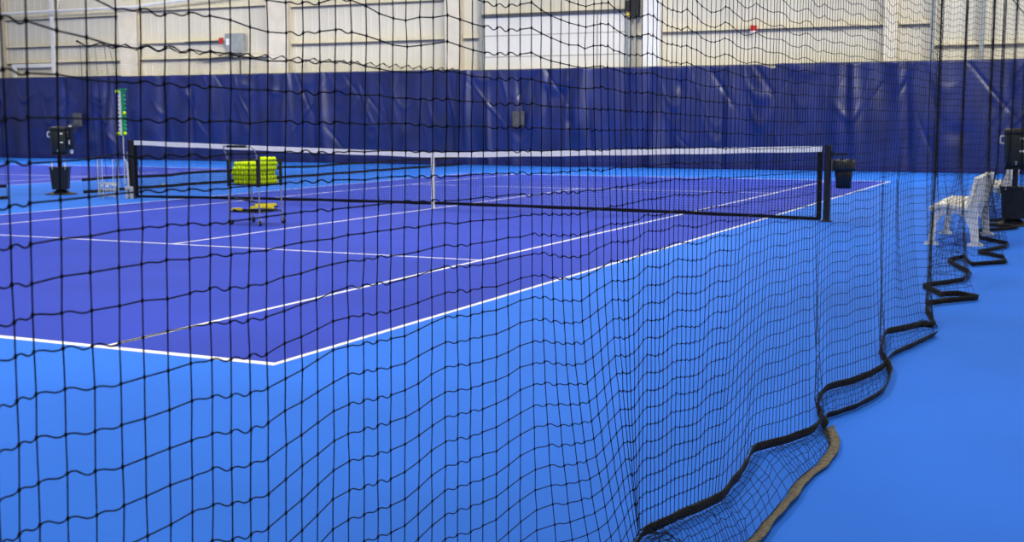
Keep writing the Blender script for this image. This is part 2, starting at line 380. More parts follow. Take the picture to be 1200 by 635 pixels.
# score post by the left net post
t = thing('score_post', (-6.52, -.08, 0), 'tall green and white toothed score post with tennis balls beside left net post', 'score post')
mb = MB(); mb.tube([(0, 0, .26), (0, 0, 2.0)], .013, 8); mb.tube([(0, 0, .74), (.07, 0, .66), (.09, 0, .2)], .018, 8); mb.build('rod', M['pale_wire'], t)
mb = MB(); mb.box((.09, 0, .20), (.16, .07, .05), bev=.01); mb.box((.05, 0, .1), (.05, .05, .2)); mb.box((.15, 0, .1), (.05, .05, .2)); mb.build('clamp', M['pale_wire'], t)
def comb(sx):
    pts = [(0, 1.17)]; z = 1.17
    for k in range(11): pts += [(sx*.052, z+.004), (sx*.085, z+.030), (sx*.085, z+.046), (sx*.052, z+.072)]; z += .076
    return pts+[(0, z)]
mb = MB(); mb.prism(comb(-1), 'y', -.02, .02); mb.build('score_rack', M['white'], t, None)
mb = MB(); mb.prism(comb(1), 'y', -.02, .02); o = mb.build('score_rack', M['green'], t); o['label'] = 'green half of the toothed rack'
mb = MB(); mb.box((.03, 0, 2.015), (.16, .06, .03), bev=.01); mb.build('rack_cap', M['green'], t)

# ================================================================== TENNIS BALLS
def ball_mesh():
    bm = bmesh.new(); bmesh.ops.create_icosphere(bm, subdivisions=3, radius=.0335)
    for v in bm.verts:                                   # seam groove following the classic ball curve
        n_ = v.co.normalized(); th = math.atan2(n_.y, n_.x)
        if abs(n_.z-.55*math.cos(2*th)) < .07: v.co *= .985
    me = bpy.data.meshes.new('tennis_ball'); bm.to_mesh(me); bm.free()
    me.polygons.foreach_set('use_smooth', [True]*len(me.polygons)); me.materials.append(M['ball']); return me
BALL = ball_mesh()
ball0 = None
def ball(loc, label, group=None):
    global ball0
    if ball0 is None: o = ball0 = link('tennis_ball', BALL)
    else: o = ball0.copy(); COL.objects.link(o)
    o.location = loc; o.rotation_euler = (random.uniform(0, 6), random.uniform(0, 6), random.uniform(0, 6))
    for k in ('label', 'category', 'group'):
        if k in o: del o[k]
    return tag(o, label, 'tennis ball', group)
for (dx, z, lab) in ((-.062, 1.205, 'yellow tennis ball low on the white side of the score post'), (.10, 1.205, 'yellow tennis ball low on the green side of the score post'),
                     (.10, 1.58, 'yellow tennis ball midway up the green side of the score post'), (-.062, 1.975, 'yellow tennis ball at the very top of the score post')):
    ball((-6.52+dx, -.135, z), lab, 'score marker balls')
ball((-13.46, 7.94, .0335), 'yellow tennis ball on the far court just right of the left net post', 'balls lying on the floor')
ball((-8.66, 3.43, .0335), 'yellow tennis ball on floor along the far divider hem, left of the ball cart', 'balls lying on the floor')
ball((-12.22, 12.77, .0335), 'pale tennis ball on the floor just right of the ball cart basket', 'balls lying on the floor')

# ================================================================== BALL CART
CX, CY, A = -.81, -3.70, .2575
bc = thing('ball_cart', (CX, CY, 0), 'wheeled wire ball cart full of yellow tennis balls, standing before the net', 'ball cart')
corners = [(-A, -A), (A, -A), (A, A), (-A, A)]
for i, (x, y) in enumerate(corners):
    mb = MB(); mb.tube([(x, y, .10), (x, y, .56)], .011, 8); mb.build('leg', M['chrome'], bc)
    mb = MB(); mb.bar((x, y, .54), (x, y, .925 if i != 1 else .955), .03 if i != 1 else .042, .03 if i != 1 else .042, (0, 1, 0)); mb.build('basket_post', M['plastic'], bc)
    ang = (.5, -.6, .3, -.2)[i]
    cs = MB(); cs.tube([(x, y, .115), (x, y, .09)], .014, 8)
    ox, oy = .025*math.cos(ang), .025*math.sin(ang)
    for sgn in (-1, 1): cs.bar((x-oy*.8*sgn, y+ox*.8*sgn, .095), (x+ox-oy*.8*sgn, y+oy+ox*.8*sgn, .036), .004, .03, (math.cos(ang), math.sin(ang), 0))
    cs.bar((x-oy, y+ox, .095), (x+oy, y-ox, .095), .03, .006)
    c_ = cs.build('caster_fork', M['chrome'], bc)
    wl = MB(); n_ = 20; ax = Vector((-math.sin(ang), math.cos(ang), 0)); e1 = Vector((math.cos(ang), math.sin(ang), 0)); e2 = Vector((0, 0, 1)); cc = Vector((x+ox, y+oy, .036))
    pf = [(.0, -.013), (.028, -.013), (.034, -.009), (.036, 0), (.034, .009), (.028, .013), (0, .013)]
    vs = [cc+ax*w_+(e1*math.cos(2*PI*k/n_)+e2*math.sin(2*PI*k/n_))*r_ for r_, w_ in pf for k in range(n_)]
    wl.add(vs, [(a*n_+k, a*n_+(k+1) % n_, (a+1)*n_+(k+1) % n_, (a+1)*n_+k) for a in range(len(pf)-1) for k in range(n_)], True)
    wl.build('wheel', M['rubber'], c_)
mb = MB()
for z in (.562, .90):
    mb.tube([(x, y, z) for x, y in corners], .006, 6, closed=True)
for k in range(1, 12):
    u = -A+2*A*k/12
    for p, q in (((u, -A), 1), ((u, A), 1), ((-A, u), 1), ((A, u), 1)): mb.tube([(p[0], p[1], .562), (p[0], p[1], .90)], .0022, 4)
    mb.tube([(u, -A, .56), (u, A, .56)], .0025, 4); mb.tube([(-A, u, .558), (A, u, .558)], .0025, 4)
for z in (.63, .70, .77, .84): mb.tube([(x, y, z) for x, y in corners], .0022, 4, closed=True)
mb.build('wire_basket', M['wire'], bc)
mb = MB(); mb.tube([(x, y, .185) for x, y in corners], .009, 6, closed=True)
for k in range(1, 14):
    u = -A+2*A*k/14; mb.tube([(u, -A, .185), (u, A, .185)], .003, 4)
for k in range(1, 5):
    u = -A+2*A*k/5; mb.tube([(-A, u, .182), (A, u, .182)], .003, 4)
mb.build('shelf', M['wire'], bc)
mb = MB(); HB = [(-A, -A, .90), (-A+.0, -A-.085, 1.055), (-A+.03, -A-.125, 1.10), (A-.03, -A-.125, 1.10), (A, -A-.085, 1.055), (A, -A, .90)]
mb.tube(HB, .011, 8); h_ = mb.build('handle', M['chrome'], bc)
mb = MB(); mb.tube([(-A+.09, -A-.125, 1.10), (A-.10, -A-.125, 1.10)], .019, 10); mb.build('handle_grip', M['rubber'], h_)
# the balls: seven by seven in each layer, heaped higher at the right
st = .0775; nb = 0; OFS = ((.013, .013), (-.013, .013), (-.013, -.013), (.013, -.013))
for L in range(7):
    z = .5655+.0335+L*.0624; ox, oy = OFS[L % 4]
    for i in range(6):
        for j in range(6):
            x = (i-2.5)*st+ox+random.uniform(-.0012, .0012); y = (j-2.5)*st+oy+random.uniform(-.0012, .0012)
            if L < 4 and 1 <= i < 4 and 1 <= j < 5: continue                             # deep inside the load: out of sight
            if L == 4 and (x < -.19 and y < 0 or (x < 0 and random.random() < .06)): continue
            if L == 5 and (x < .0 or y < -.02): continue
            if L == 6: continue
            ball((CX+x, CY+y, z), 'one of the yellow tennis balls piled in the wire ball cart', 'tennis balls in the ball cart'); nb += 1
# gear on the cart shelf
def racket(loc, rz, tilt, label):
    t = thing('tennis_racket', loc, label, 'tennis racket', None, rz); t.rotation_euler = (tilt, 0, rz)
    mb = MB(); mb.tube([(.12*math.cos(a), .16*math.sin(a), 0) for a in np.linspace(0, 2*PI, 28)[:-1]], .009, 6, closed=True)
    mb.tube([(-.06, -.14, 0), (-.01, -.27, 0)], .009, 6); mb.tube([(.06, -.14, 0), (.01, -.27, 0)], .009, 6); mb.build('frame', M['plastic'], t)
    mb = MB()
    for k in range(-6, 7):
        u = k*.0165; h = .155*math.sqrt(max(0, 1-(u/.115)**2)); mb.tube([(u, -h, 0), (u, h, 0)], .001, 3, cap=False)
    for k in range(-8, 9):
        u = k*.0175; h = .115*math.sqrt(max(0, 1-(u/.155)**2)); mb.tube([(-h, u, 0), (h, u, 0)], .001, 3, cap=False)
    mb.build('strings', M['pale_wire'], t)
    mb = MB(); mb.tube([(0, -.26, 0), (0, -.46, 0)], .016, 8); mb.build('grip', M['rubber'], t)
    return t
racket((CX+.10, CY+.10, .203), -PI/4, .0, 'black tennis racket lying on the lower shelf of ball cart')
racket((CX-.15, CY-.02, .335), PI*.76, .22, 'black tennis racket propped at a tilt on the cart shelf')
def strip(loc, rz, L, w, label, curl=.01):
    mb = MB(); N = 10; vs = []
    for i in range(N+1):
        x = -L/2+L*i/N; z = curl*math.sin(PI*i/N)
        vs += [(x, -w/2, z), (x, w/2, z), (x, w/2, z+.03), (x, -w/2, z+.03)]
    mb.add(vs, [(i*4+j, i*4+(j+1) % 4, (i+1)*4+(j+1) % 4, (i+1)*4+j) for i in range(N) for j in range(4)]+[(3, 2, 1, 0), (N*4, N*4+1, N*4+2, N*4+3)])
    o = mb.build('marker_strip', M['yellow'], None, loc); o.rotation_euler = (0, 0, rz); return tag(o, label, 'marker', 'yellow markers on the cart shelf')
strip((CX+.12, CY-.02, .222), .6, .34, .09, 'wide yellow marker strip on the cart shelf, right of the rackets', .012)
strip((CX+.10, CY+.10, .255), .75, .30, .08, 'yellow marker strip lying across the wide one on the cart shelf', .0)
strip((CX-.19, CY-.17, .20), .25, .15, .06, 'short yellow marker strip at the left corner of the cart shelf', .004)

# ================================================================== WATER COOLER STANDS
def cooler_stand(loc, rz, label):
    t = thing('water_cooler_stand', loc, label, 'water cooler', 'black water cooler stands', rz)
    mb = MB(); mb.lathe((0, 0, 0), [(0, 0), (.31, 0), (.31, .012), (.2, .035), (.09, .085), (.05, .11), (0, .11)], 28); mb.build('base', M['post'], t)
    mb = MB(); mb.tube([(0, 0, .1), (0, 0, .80)], .038, 12); mb.box((0, 0, .785), (.30, .30, .03), bev=.03); mb.build('pole', M['post'], t)
    # waste basket in front of the pole
    b = MB(); b.box((0, -.03, .315), (.30, .26, .43), tap=1.22, bev=.03); o = b.build('waste_basket', M['plastic'], t)
    b = MB(); b.box((0, -.03, .525), (.385, .335, .025), bev=.04); b.build('rim', M['plastic'], o)
    for sx in (-1, 1):
        b = MB(); b.bar((sx*.12, -.185, .50), (sx*.12, -.185, .65), .022, .02, (0, 1, 0)); b.build('hook', M['white'], o)
    # cooler jug
    k = MB(); k.lathe((0, 0, .80), [(0, 0), (.145, 0), (.155, .03), (.165, .08), (.165, .43), (.16, .45), (0, .45)], 32); j = k.build('cooler_jug', M['cooler'], t)
    k = MB(); k.lathe((0, 0, 1.25), [(0, .0), (.172, 0), (.176, .015), (.174, .055), (.15, .075), (0, .08)], 32); k.build('lid', M['plastic'], j)
    for z, w_ in ((1.19, .34), (1.02, .40)):
        k = MB(); N = 10; vs = []
        for i in range(N+1):
            a = -PI/2+.42-w_/2+w_*i/N
            vs += [(.1672*math.cos(a), .1672*math.sin(a), z-.014), (.1672*math.cos(a), .1672*math.sin(a), z+.014)]
        k.add(vs, [(2*i, 2*i+2, 2*i+3, 2*i+1) for i in range(N)]); k.build('label_stripe', M['white'], j)
    k = MB(); k.tube([(0, -.16, .87), (0, -.205, .87)], .016, 8); k.tube([(0, -.198, .875), (0, -.198, .835)], .011, 8); k.build('spigot', M['grey'], j)
    k = MB(); k.tube([(-.163, 0, 1.22), (-.205, 0, 1.22), (-.215, 0, 1.19), (-.21, 0, 1.13), (-.163, 0, 1.12)], .014, 8); k.build('carry_handle', M['white'], j)
    k = MB(); k.tube([(.163, 0, 1.22), (.185, 0, 1.22), (.19, 0, 1.13), (.163, 0, 1.12)], .012, 8); k.build('carry_handle', M['white'], j)
    # cup tube on the side
    c = MB(); c.lathe((.235, -.04, .88), [(0, 0), (.045, 0), (.05, .02), (.05, .46), (.052, .49), (0, .50)], 20); c.bar((.16, -.02, 1.1), (.2, -.04, 1.1), .05, .05); q = c.build('cup_dispenser', M['plastic'], t)
    c = MB(); c.lathe((.235, -.04, .80), [(.028, 0), (.036, .075), (.04, .08), (0, .08)], 16); c.build('paper_cup', M['white'], q)
    c = MB(); c.box((.235, -.093, 1.335), (.06, .01, .03)); c.box((.205, -.088, 1.02), (.02, .012, .09)); c.build('label', M['white'], q)
    return t
va = math.atan2(.4+18.0, -8.57-10.0)
cs1 = cooler_stand((-8.62, .42, 0), .62, 'dark water cooler on a post with waste basket, at left beside the score post')
cs2 = dup(cs1, (8.88, .45, 0), .08, 'dark water cooler on a post with waste basket, at the right frame edge behind bench')

# small towel hooks left of frame are not shown in the photo, so nothing more here

# ================================================================== BENCHES (white resin, slatted)
def bench(loc, label, L=1.75):
    t = thing('bench', loc, label, 'bench', 'white resin courtside benches')
    # profile in x (front = -x towards the court), slats run along y
    seat = [(-.275, .425, -.35), (-.205, .458, -.12), (-.125, .462, .0), (-.045, .455, .06), (.035, .445, .08), (.11, .437, .10)]
    for x, z, a in seat:
        mb = MB(); mb.bar((x, -L/2, z), (x, L/2, z), .056, .042, (math.sin(-a), 0, math.cos(a))); mb.build('seat_slat', M['bench'], t)
    for k in range(5):
        z = .50+k*.066; x = .135+k*.016
        mb = MB(); mb.bar((x, -L/2, z), (x, L/2, z), .044, .046, (.24, 0, .97)); mb.build('back_slat', M['bench'], t)
    for y in (-L/2+.10, L/2-.16):
        mb = MB()
        # arched trestle: front leg, back leg, flared feet and back upright
        mb.prism([(-.345, 0), (-.19, 0), (-.20, .022), (-.235, .04), (-.215, .25), (-.17, .33), (-.10, .375), (0, .375), (.09, .33), (.15, .2), (.175, .04), (.13, .022), (.12, 0), (.31, 0), (.30, .022), (.25, .045), (.235, .25), (.225, .45), (.275, .79), (.235, .80), (.165, .46), (.13, .425), (-.25, .425), (-.27, .36), (-.30, .04), (-.35, .022)], 'y', y-.045, y+.045)
        mb.build('leg_frame', M['bench'], t)
    return t
bn = bench((8.46, -1.98, 0), 'white slatted resin bench seen from its end behind the netting')
dup(bn, (8.50, 2.75, 0), 0, 'white slatted resin bench farther off, mostly hidden behind the right water cooler')

# ball hoppers standing by the left net post
def hopper(loc, rz, label):
    t = thing('ball_hopper', loc, label, 'ball hopper', 'wire ball hoppers by the left net post', rz)
    a, b = .14, .10
    mb = MB(); cn = [(-a, -b), (a, -b), (a, b), (-a, b)]
    for z in (.05, .16, .28): mb.tube([(x, y, z) for x, y in cn], .005, 5, closed=True)
    for k in range(1, 6):
        u = -a+2*a*k/6
        for y in (-b, b): mb.tube([(u, y, .05), (u, y, .28)], .003, 4)
        mb.tube([(u, -b, .05), (u, b, .05)], .003, 4)
    for k in range(1, 4):
        u = -b+2*b*k/4
        for x in (-a, a): mb.tube([(x, u, .05), (x, u, .28)], .003, 4)
    mb.build('wire_basket', M['pale_wire'], t)
    for s in (-1, 1):
        mb = MB(); mb.tube([(s*a, -b*.8, .0), (s*a, -b*.8, .72), (s*a, b*.8, .72), (s*a, b*.8, .0)], .006, 6); mb.build('handle', M['pale_wire'], t)
    mb = MB(); mb.box((-.06, -b-.005, .24), (.05, .006, .04)); mb.box((.07, -b-.005, .26), (.10, .006, .03)); mb.build('tag_plate', M['white'], t)
    return t
h1 = hopper((-7.02, -.02, 0), .5, 'pale wire ball hopper with raised handles, left one by the net post')
dup(h1, (-6.74, -.22, 0), .75, 'pale wire ball hopper with raised handles, nearer the left net post')

# ================================================================== FAR DIVIDER NET (between this court and the next)
def far_net(y0, y1, label, seed):
    r = np.random.RandomState(seed); XF = -8.4; mesh = .0575; L = y1-y0
    root = thing('divider_net', (XF, (y0+y1)/2, 0), label, 'net', 'black divider nets beyond the court')
    s = np.arange(0, L+.001, mesh*.62); wv = .035*np.sin(2*PI*s/.68)+.03*np.sin(2*PI*s/2.3+1)
    off = np.array([XF, (y0+y1)/2, 0]); zt = 2.93+.05*np.abs(((s/.34) % 2)-1)
    zs = np.linspace(.06, 1, 5)
    Vt = np.stack([np.stack([XF+wv*(.6+.4*t_), y0+s, .04+(zt-.04)*t_], -1) for t_ in np.linspace(0, 1, 5)], 1)-off
    parts = [tubes(Vt, .0013, 3)]
    nz = int(2.9/mesh); H = []
    for k in range(nz):
        t_ = k/nz; H.append(np.stack([XF+wv*(.6+.4*t_), y0+s, .04+(zt-.04)*t_], -1)-off)
    parts.append(tubes(np.array(H), .0013, 3)); V, F = merge(parts); fast_mesh('netting', V, F, M['black'], root)
    def ribbon(nm, zf, w_, ox=0.0, a=0.0):
        N = max(8, int(L/.17)); ss = np.linspace(0, L, N+1); wq = .05*np.sin(2*PI*ss/1.9)+.03*np.sin(2*PI*ss/.8)
        z = zf(ss)
        P = np.stack([np.stack([XF+ox+wq, y0+ss, z], -1), np.stack([XF+ox+wq+a, y0+ss, z+w_], -1)], 1)-off
        V, F = surface(P); o = fast_mesh(nm, V, F, M['tape'], root, False); md = o.modifiers.new('t', 'SOLIDIFY'); md.thickness = .006; md.offset = 0
    ribbon('lead_line_tape', lambda q: .245+.012*np.sin(q*2.1)-.02*q/L, .055)
    ribbon('bottom_tape', lambda q: .004+0*q, .06, .03)
    # top tape laced up in a zigzag
    N = int(L/.34); ss = np.arange(N+1)*.34; z = np.where(np.arange(N+1) % 2 == 0, 3.0, 2.90)
    P = np.stack([np.stack([XF+0*ss, y0+ss, z-.014], -1), np.stack([XF+.03*np.cos(np.arange(N+1)*PI), y0+ss, z+.012], -1)], 1)-off
    V, F = surface(P); o = fast_mesh('top_tape', V, F, M['black'], root, False); md = o.modifiers.new('t', 'SOLIDIFY'); md.thickness = .01; md.offset = 0
    mb = MB(); mb.tube([(0, y0-off[1], 3.01), (0, y1-off[1], 3.01)], .006, 6); mb.build('top_cable', M['girt'], root)
    e = y0 if y0 > 0 else y1
    mb = MB()
    for k in range(5):
        dy = (.05+.22*k)*(1 if y0 > 0 else -1); mb.tube([(r.uniform(-.06, .06), e+dy-off[1], 2.97), (r.uniform(-.06, .06), e+dy*(.5+.3*k)-off[1]+.2*(1 if y0 > 0 else 0), .05)], .004, 4)
    mb.build('edge_cord', M['black'], root)
far_net(.75, 16.9, 'black divider net with zigzag top tape, running beyond the tennis net', 4)
far_net(-9.0, -1.15, 'black divider net ending at the left frame edge, left of the water cooler', 5)

# ================================================================== NEAR DIVIDER NETTING (the big net the picture looks through)
MS = .0575
def px(lst, ox, oy, sc): return [(ox+x/sc, oy+y/sc) for x, y in lst]
# surveyed knot rows of the upper part; value 'k' = rows above the reference row
UP = []
def addup(lst, k): UP.extend((x, y, k) for x, y in lst)
addup([(31, 23.2), (66.5, 33.5), (102, 43)], -1)
addup([(135.5, 1.5+9.5), (164, 14), (193.5, 14.5), (221, 15.5), (246, 18.4), (270, 24), (292.7, 31)], 0)
addup(px([(55, 143), (140, 152), (219, 153), (296, 148), (370, 135), (442, 145), (512, 166), (577, 188), (638, 208), (702, 217), (767, 210), (828, 202), (890, 197), (949, 210), (1007, 229), (1062, 243), (1122, 248), (1176, 252)], 300, 0, 3.97), 0)
addup([(609.7, 63), (622.8, 61.7)], 0)
addup([(634, 10.8), (645.5, 17.5), (657, 23.3), (667, 27.3), (677.5, 30), (686.5, 32), (695.8, 29.3), (704, 27.8), (712.5, 28), (719.5, 33.3), (726.5, 37), (732.3, 41.8), (738.5, 43), (746, 42.3), (752.5, 41.5), (759, 39.5), (765, 41)], 2)
addup(px([(62, 138), (97, 160), (132, 185), (170, 193), (200, 203), (235, 202), (272, 192), (305, 217), (340, 238), (372, 263), (405, 285), (437, 296), (470, 296), (503, 287), (537, 268), (565, 277), (592, 296), (620, 315), (648, 332), (672, 346), (700, 345), (725, 340), (752, 330)], 760, 0, 6), 3)
addup(px([(778, 242), (803, 253), (830, 266), (855, 273), (880, 275), (900, 275), (920, 275), (945, 282), (965, 295), (990, 315), (1015, 327), (1040, 332), (1065, 332), (1090, 322)], 760, 0, 6), 4)
addup(px([(1113, 228), (1135, 243), (1157, 265), (1180, 285)], 760, 0, 6), 5)
addup(px([(95, 287), (120, 288), (150, 270), (180, 287), (215, 300), (240, 300), (275, 290), (300, 305), (330, 322), (355, 325), (390, 318), (420, 325), (450, 345), (480, 352), (510, 347), (535, 368)], 940, 0, 6), 5)
addup(px([(560, 315), (590, 315), (610, 345), (630, 355), (655, 335), (675, 345), (705, 365), (735, 355)], 940, 0, 6), 6)
addup(px([(770, 315), (800, 325), (820, 312), (850, 345), (880, 350), (910, 345)], 940, 0, 6), 7)
LO = []
def addlo(lst, k): LO.extend((x, y, k) for x, y in lst)
addlo(px([(14, 465), (147, 462), (268, 448), (387, 442), (492, 430), (597, 405), (690, 385), (785, 362), (873, 345), (953, 345), (1030, 338), (1103, 325)], 0, 280, 3.527), 0)
addlo(px([(57, 490), (130, 462), (203, 433), (268, 403), (335, 385), (400, 378), (463, 370), (527, 365), (588, 355), (650, 340), (712, 318), (773, 295), (835, 287), (897, 285), (958, 277)], 320, 240, 3.97), 0)
addlo(px([(80, 310), (152, 292), (222, 272), (285, 258), (345, 258), (395, 267), (447, 272), (497, 275), (545, 272), (592, 255), (635, 232), (672, 213), (708, 195), (735, 192), (757, 195), (780, 198), (805, 192), (832, 183), (855, 172), (875, 155), (893, 140), (912, 137), (940, 142), (965, 140), (990, 135), (1013, 128)], 560, 240, 4.5375), 0)
addlo(px([(130, 283), (160, 275), (205, 282), (265, 283), (300, 275), (330, 250), (365, 235), (430, 237), (480, 228), (510, 205), (550, 187), (590, 182), (620, 170), (650, 155), (690, 150), (730, 152), (780, 135), (830, 118), (865, 122), (890, 100), (915, 88)], 760, 240, 4.5375), -2)
addlo(px([(300, 265), (340, 262), (390, 265), (430, 240), (470, 235), (520, 235), (555, 225), (575, 205), (600, 190), (620, 200), (650, 180), (690, 155)], 920, 200, 5.29), -2)
hA = lambda x: np.interp(x, [0, 200, 393, 622, 765, 850, 900], [2.95, 2.95, 2.9, 2.6, 2.3, 2.0, 1.85])
h3 = lambda x: np.interp(x, [0, 450, 650, 795, 850, 920, 1000, 1100], [5.8, 6.3, 6.6, 6.75, 7.2, 8.2, 8.5, 8.5])
UPW = np.array([survey(x, y, CAM[2]+(hA(x)+k)*MS) for x, y, k in UP]); UPX = np.array([u[0] for u in UP])
LOW = np.array([survey(x, y, CAM[2]-(h3(x)-k)*MS) for x, y, k in LO]); LOX = np.array([u[0] for u in LO])
for xq in (1060, 1072, 1084, 1096):
    pq = np.array([np.interp(xq+9, UPX, UPW[:, c]) for c in range(3)]); pq[0] -= .06
    LOX = np.append(LOX, xq); LOW = np.concatenate([LOW, pq[None]])
for Wd in (UPW, LOW):                                    # keep the sheet inside a believable corridor
    Wd[:, 0] = np.clip(Wd[:, 0], 8.38, 8.95)
# strand positions: the surveyed knots, then denser along the pleats
ux = list(UPX[UPX < 935])
while ux[-1] < 1086: ux.append(ux[-1]+3.3-.9*(ux[-1]-935)/150)
ux = np.array(ux)
def interp3(X, XP, P): return np.stack([np.interp(X, XP, P[:, c]) for c in range(2)], -1)
U = interp3(ux, UPX, UPW)
shift = np.interp(ux, [30, 200, 390, 550, 650, 720, 745, 790, 900, 1000, 1086], [9, 2, -4, -3, 2, 4, 4, -5, -6, -8, -9])
lx = ux+shift
g = lx.copy()
for _ in range(14): g[1:-1] = (g[:-2]+2*g[1:-1]+g[2:])/4
b_ = np.clip((lx-740)/40, 0, 1)*.75; lx = lx*(1-b_)+g*b_
lx = lx+(1034-lx)*.8*np.exp(-((lx-1034)/9.0)**2)
Lw = interp3(lx, LOX, LOW)
# hem (tape sewn near the bottom) and edge tape on the floor, surveyed on the floor plane
T1 = [(740, 748, 640), (752, 750, 634), (800, 795, 612), (862, 845, 590), (880, 868, 562), (893, 880, 533), (925, 915, 524), (950, 950, 511), (954, 970, 496), (957, 956, 486), (962, 954, 478), (970, 968, 460), (1000, 1000, 451), (1025, 1028, 440), (1031, 1041, 431), (1034, 1031, 421), (1036, 1030, 406), (1040, 1036, 394), (1060, 1060, 389), (1080, 1083, 384)]
T2 = [(740, 775, 690), (752, 800, 683), (800, 838, 660), (862, 878, 635), (880, 908, 600), (893, 932, 567), (925, 956, 547), (950, 974, 522), (954, 968, 508), (957, 960, 499), (962, 962, 491), (970, 976, 489), (1000, 1003, 480), (1025, 1034, 462), (1031, 1043, 444), (1034, 1037, 428), (1036, 1036, 424), (1040, 1046, 417), (1060, 1070, 408), (1080, 1098, 392)]
h1w = np.array([survey(a, b, .0) for _, a, b in T1]); h2w = np.array([survey(a, b, .0) for _, a, b in T2])
tt = np.array([a for a, _, _ in T1], float)
H1 = interp3(lx, tt, h1w); H2 = interp3(lx, tt, h2w)
nearm = lx < 740
base0, base2 = h1w[0][:2], h2w[0][:2]
for i in np.where(nearm)[0]:
    q = min(1.0, max(0.0, 722-lx[i])/105)
    H1[i] = base0*(1-q)+Lw[i]*q if lx[i] > 620 else Lw[i]+np.array([0, -.075*min(1, (620-lx[i])/350)])
    H1[i][1] = min(H1[i][1], base0[1]-.004*max(0.0, 722-lx[i])) if lx[i] > 620 else H1[i][1]
    H2[i] = H1[i]+np.array([.25, -.1])
# extend towards the camera side (out of frame) and away along the deep pleats on the right
ext_n = 34; s = np.arange(ext_n, 0, -1)*.045
pre = np.stack([U[0, 0]+.05*np.sin(s*4.5), U[0, 1]-s], -1)
far_y = []; yy = U[-1, 1]
ys_f = [yy]; xs_f = [U[-1, 0]]
# pleats seen on the right: (Y, X at hanging height, X of tape 1 at the floor)
PL = [(0, None, None)]
def zig(pts, step):
    out = [np.array(pts[0], float)]
    for a, b in zip(pts[:-1], pts[1:]):
        a, b = np.array(a), np.array(b); m_ = max(1, int(round(np.linalg.norm(b-a)/step)))
        out += [a+(b-a)*(k+1)/m_ for k in range(m_)]
    return np.array(out)
ya = U[-1, 1]
def ray_at(x, Y):
    """plan point on the sight line the photograph gives for the pleat edge, at depth Y"""
    d = _f+_r*(x-600)/FPX+_u*.11; return CAM[:2]+d[:2]*((Y-CAM[1])/d[1])
pleat = [((1097, -7.1), [(1094, 386), (1090, 378)], 8), ((1099, -5.5), [(1086, 372), (1084, 360), (1104, 357), (1125, 355)], 22),
         ((1126, -5.3), [(1145, 353), (1122, 348), (1102, 349), (1081, 339)], 10), ((1128, -4.0), [(1105, 335), (1129, 331), (1135, 322)], 22),
         ((1158, -3.8), [(1120, 315), (1110, 308), (1129, 304), (1139, 313)], 10), ((1160, -2.9), [(1177, 310), (1176, 305), (1145, 298)], 20),
         ((1171, -2.8), [(1178, 292), (1180, 288)], 5), ((1173, -2.0), [(1150, 282), (1142, 273)], 18),
         ((1184, -1.9), [(1175, 271), (1192, 269)], 5), ((1186, -1.1), [(1160, 266), (1150, 261)], 18),
         ((1196, -1.0), [(1175, 260), (1200, 263)], 5), ((1199, .3), [(1215, 262), (1190, 254)], 18)]
fu, fh = [], []; pu, ph = U[-1].copy(), H1[-1].copy()
for (cx_, cy_), hp, m_ in pleat:
    qu = ray_at(cx_, cy_); path = np.array([ph]+[survey(a, b, 0)[:2] for a, b in hp])
    sl = np.concatenate([[0], np.cumsum(np.linalg.norm(np.diff(path, axis=0), axis=1))])
    for k in range(1, m_+1):
        t_ = k/m_; fu.append(pu+(qu-pu)*t_+rng.normal(0, .013, 2)); fh.append([np.interp(t_*sl[-1], sl, path[:, c]) for c in range(2)])
    pu, ph = qu, path[-1]
fu, fh = np.array(fu), np.array(fh)
def smooth(P, it=2):
    for _ in range(it): P = np.concatenate([P[:1], (P[:-2]+2*P[1:-1]+P[2:])/4, P[-1:]])
    return P
fu = smooth(fu, 1)
sight = (fu-CAM[:2])/np.linalg.norm(fu-CAM[:2], axis=1, keepdims=True); fu = fu+sight*(.17*np.sin(np.arange(len(fu))*1.35))[:, None]; fl_ = fu*.93+fh*.07; hfar = fh.copy(); fh2 = fh+np.array([.03, -.01])
hem_path = [survey(a, b, 0) for _, hp, _ in pleat for a, b in hp]
U = np.concatenate([pre, U, fu]); prel = pre-np.array([U[ext_n, 0]-Lw[0, 0], U[ext_n, 1]-Lw[0, 1]]); Lw = np.concatenate([prel, Lw, fl_])
prh = prel-np.array([0, .075])
H1 = np.concatenate([prh, H1, fh]); H2 = np.concatenate([prh+np.array([.22, 0]), H2, fh2])
N = len(U); LX = np.concatenate([np.full(ext_n, lx[0]), lx, np.full(len(fu), 1086.0)])
UX = np.concatenate([np.full(ext_n, ux[0]), ux, np.full(len(fu), 1086.0)])
zA = CAM[2]+hA(UX)*MS; zL = CAM[2]-h3(LX)*MS
ZTOP = 3.06; ZH = .045
up_rows = 24
def pos(i_all, z):
    """plan position of every strand at its own height z (array)"""
    a = np.clip((z-zL)/(zA-zL), 0, 1)[:, None]; P = Lw*(1-a)+U*a
    b = np.clip((zL-z)/(zL-ZH), 0, 1)[:, None]; b = b**np.where(LX >= 1086.0, 1.35, 1.7)[:, None]
    return np.where((z < zL)[:, None], Lw*(1-b)+H1*b, P)
rows = []
nlow = int(round(float(np.median((zL-ZH)/MS))))
for k in range(up_rows, 0, -1): rows.append(np.minimum(zA+k*MS, ZTOP-.0*zA))
for k in range(10): rows.append(zA+(zL-zA)*k/9)
for k in range(1, nlow+1): rows.append(zL+(ZH-zL)*k/nlow)
rows = [z for z in rows]
G = np.stack([np.concatenate([pos(None, z), z[:, None]], 1) for z in rows])       # (rows, strands, 3)
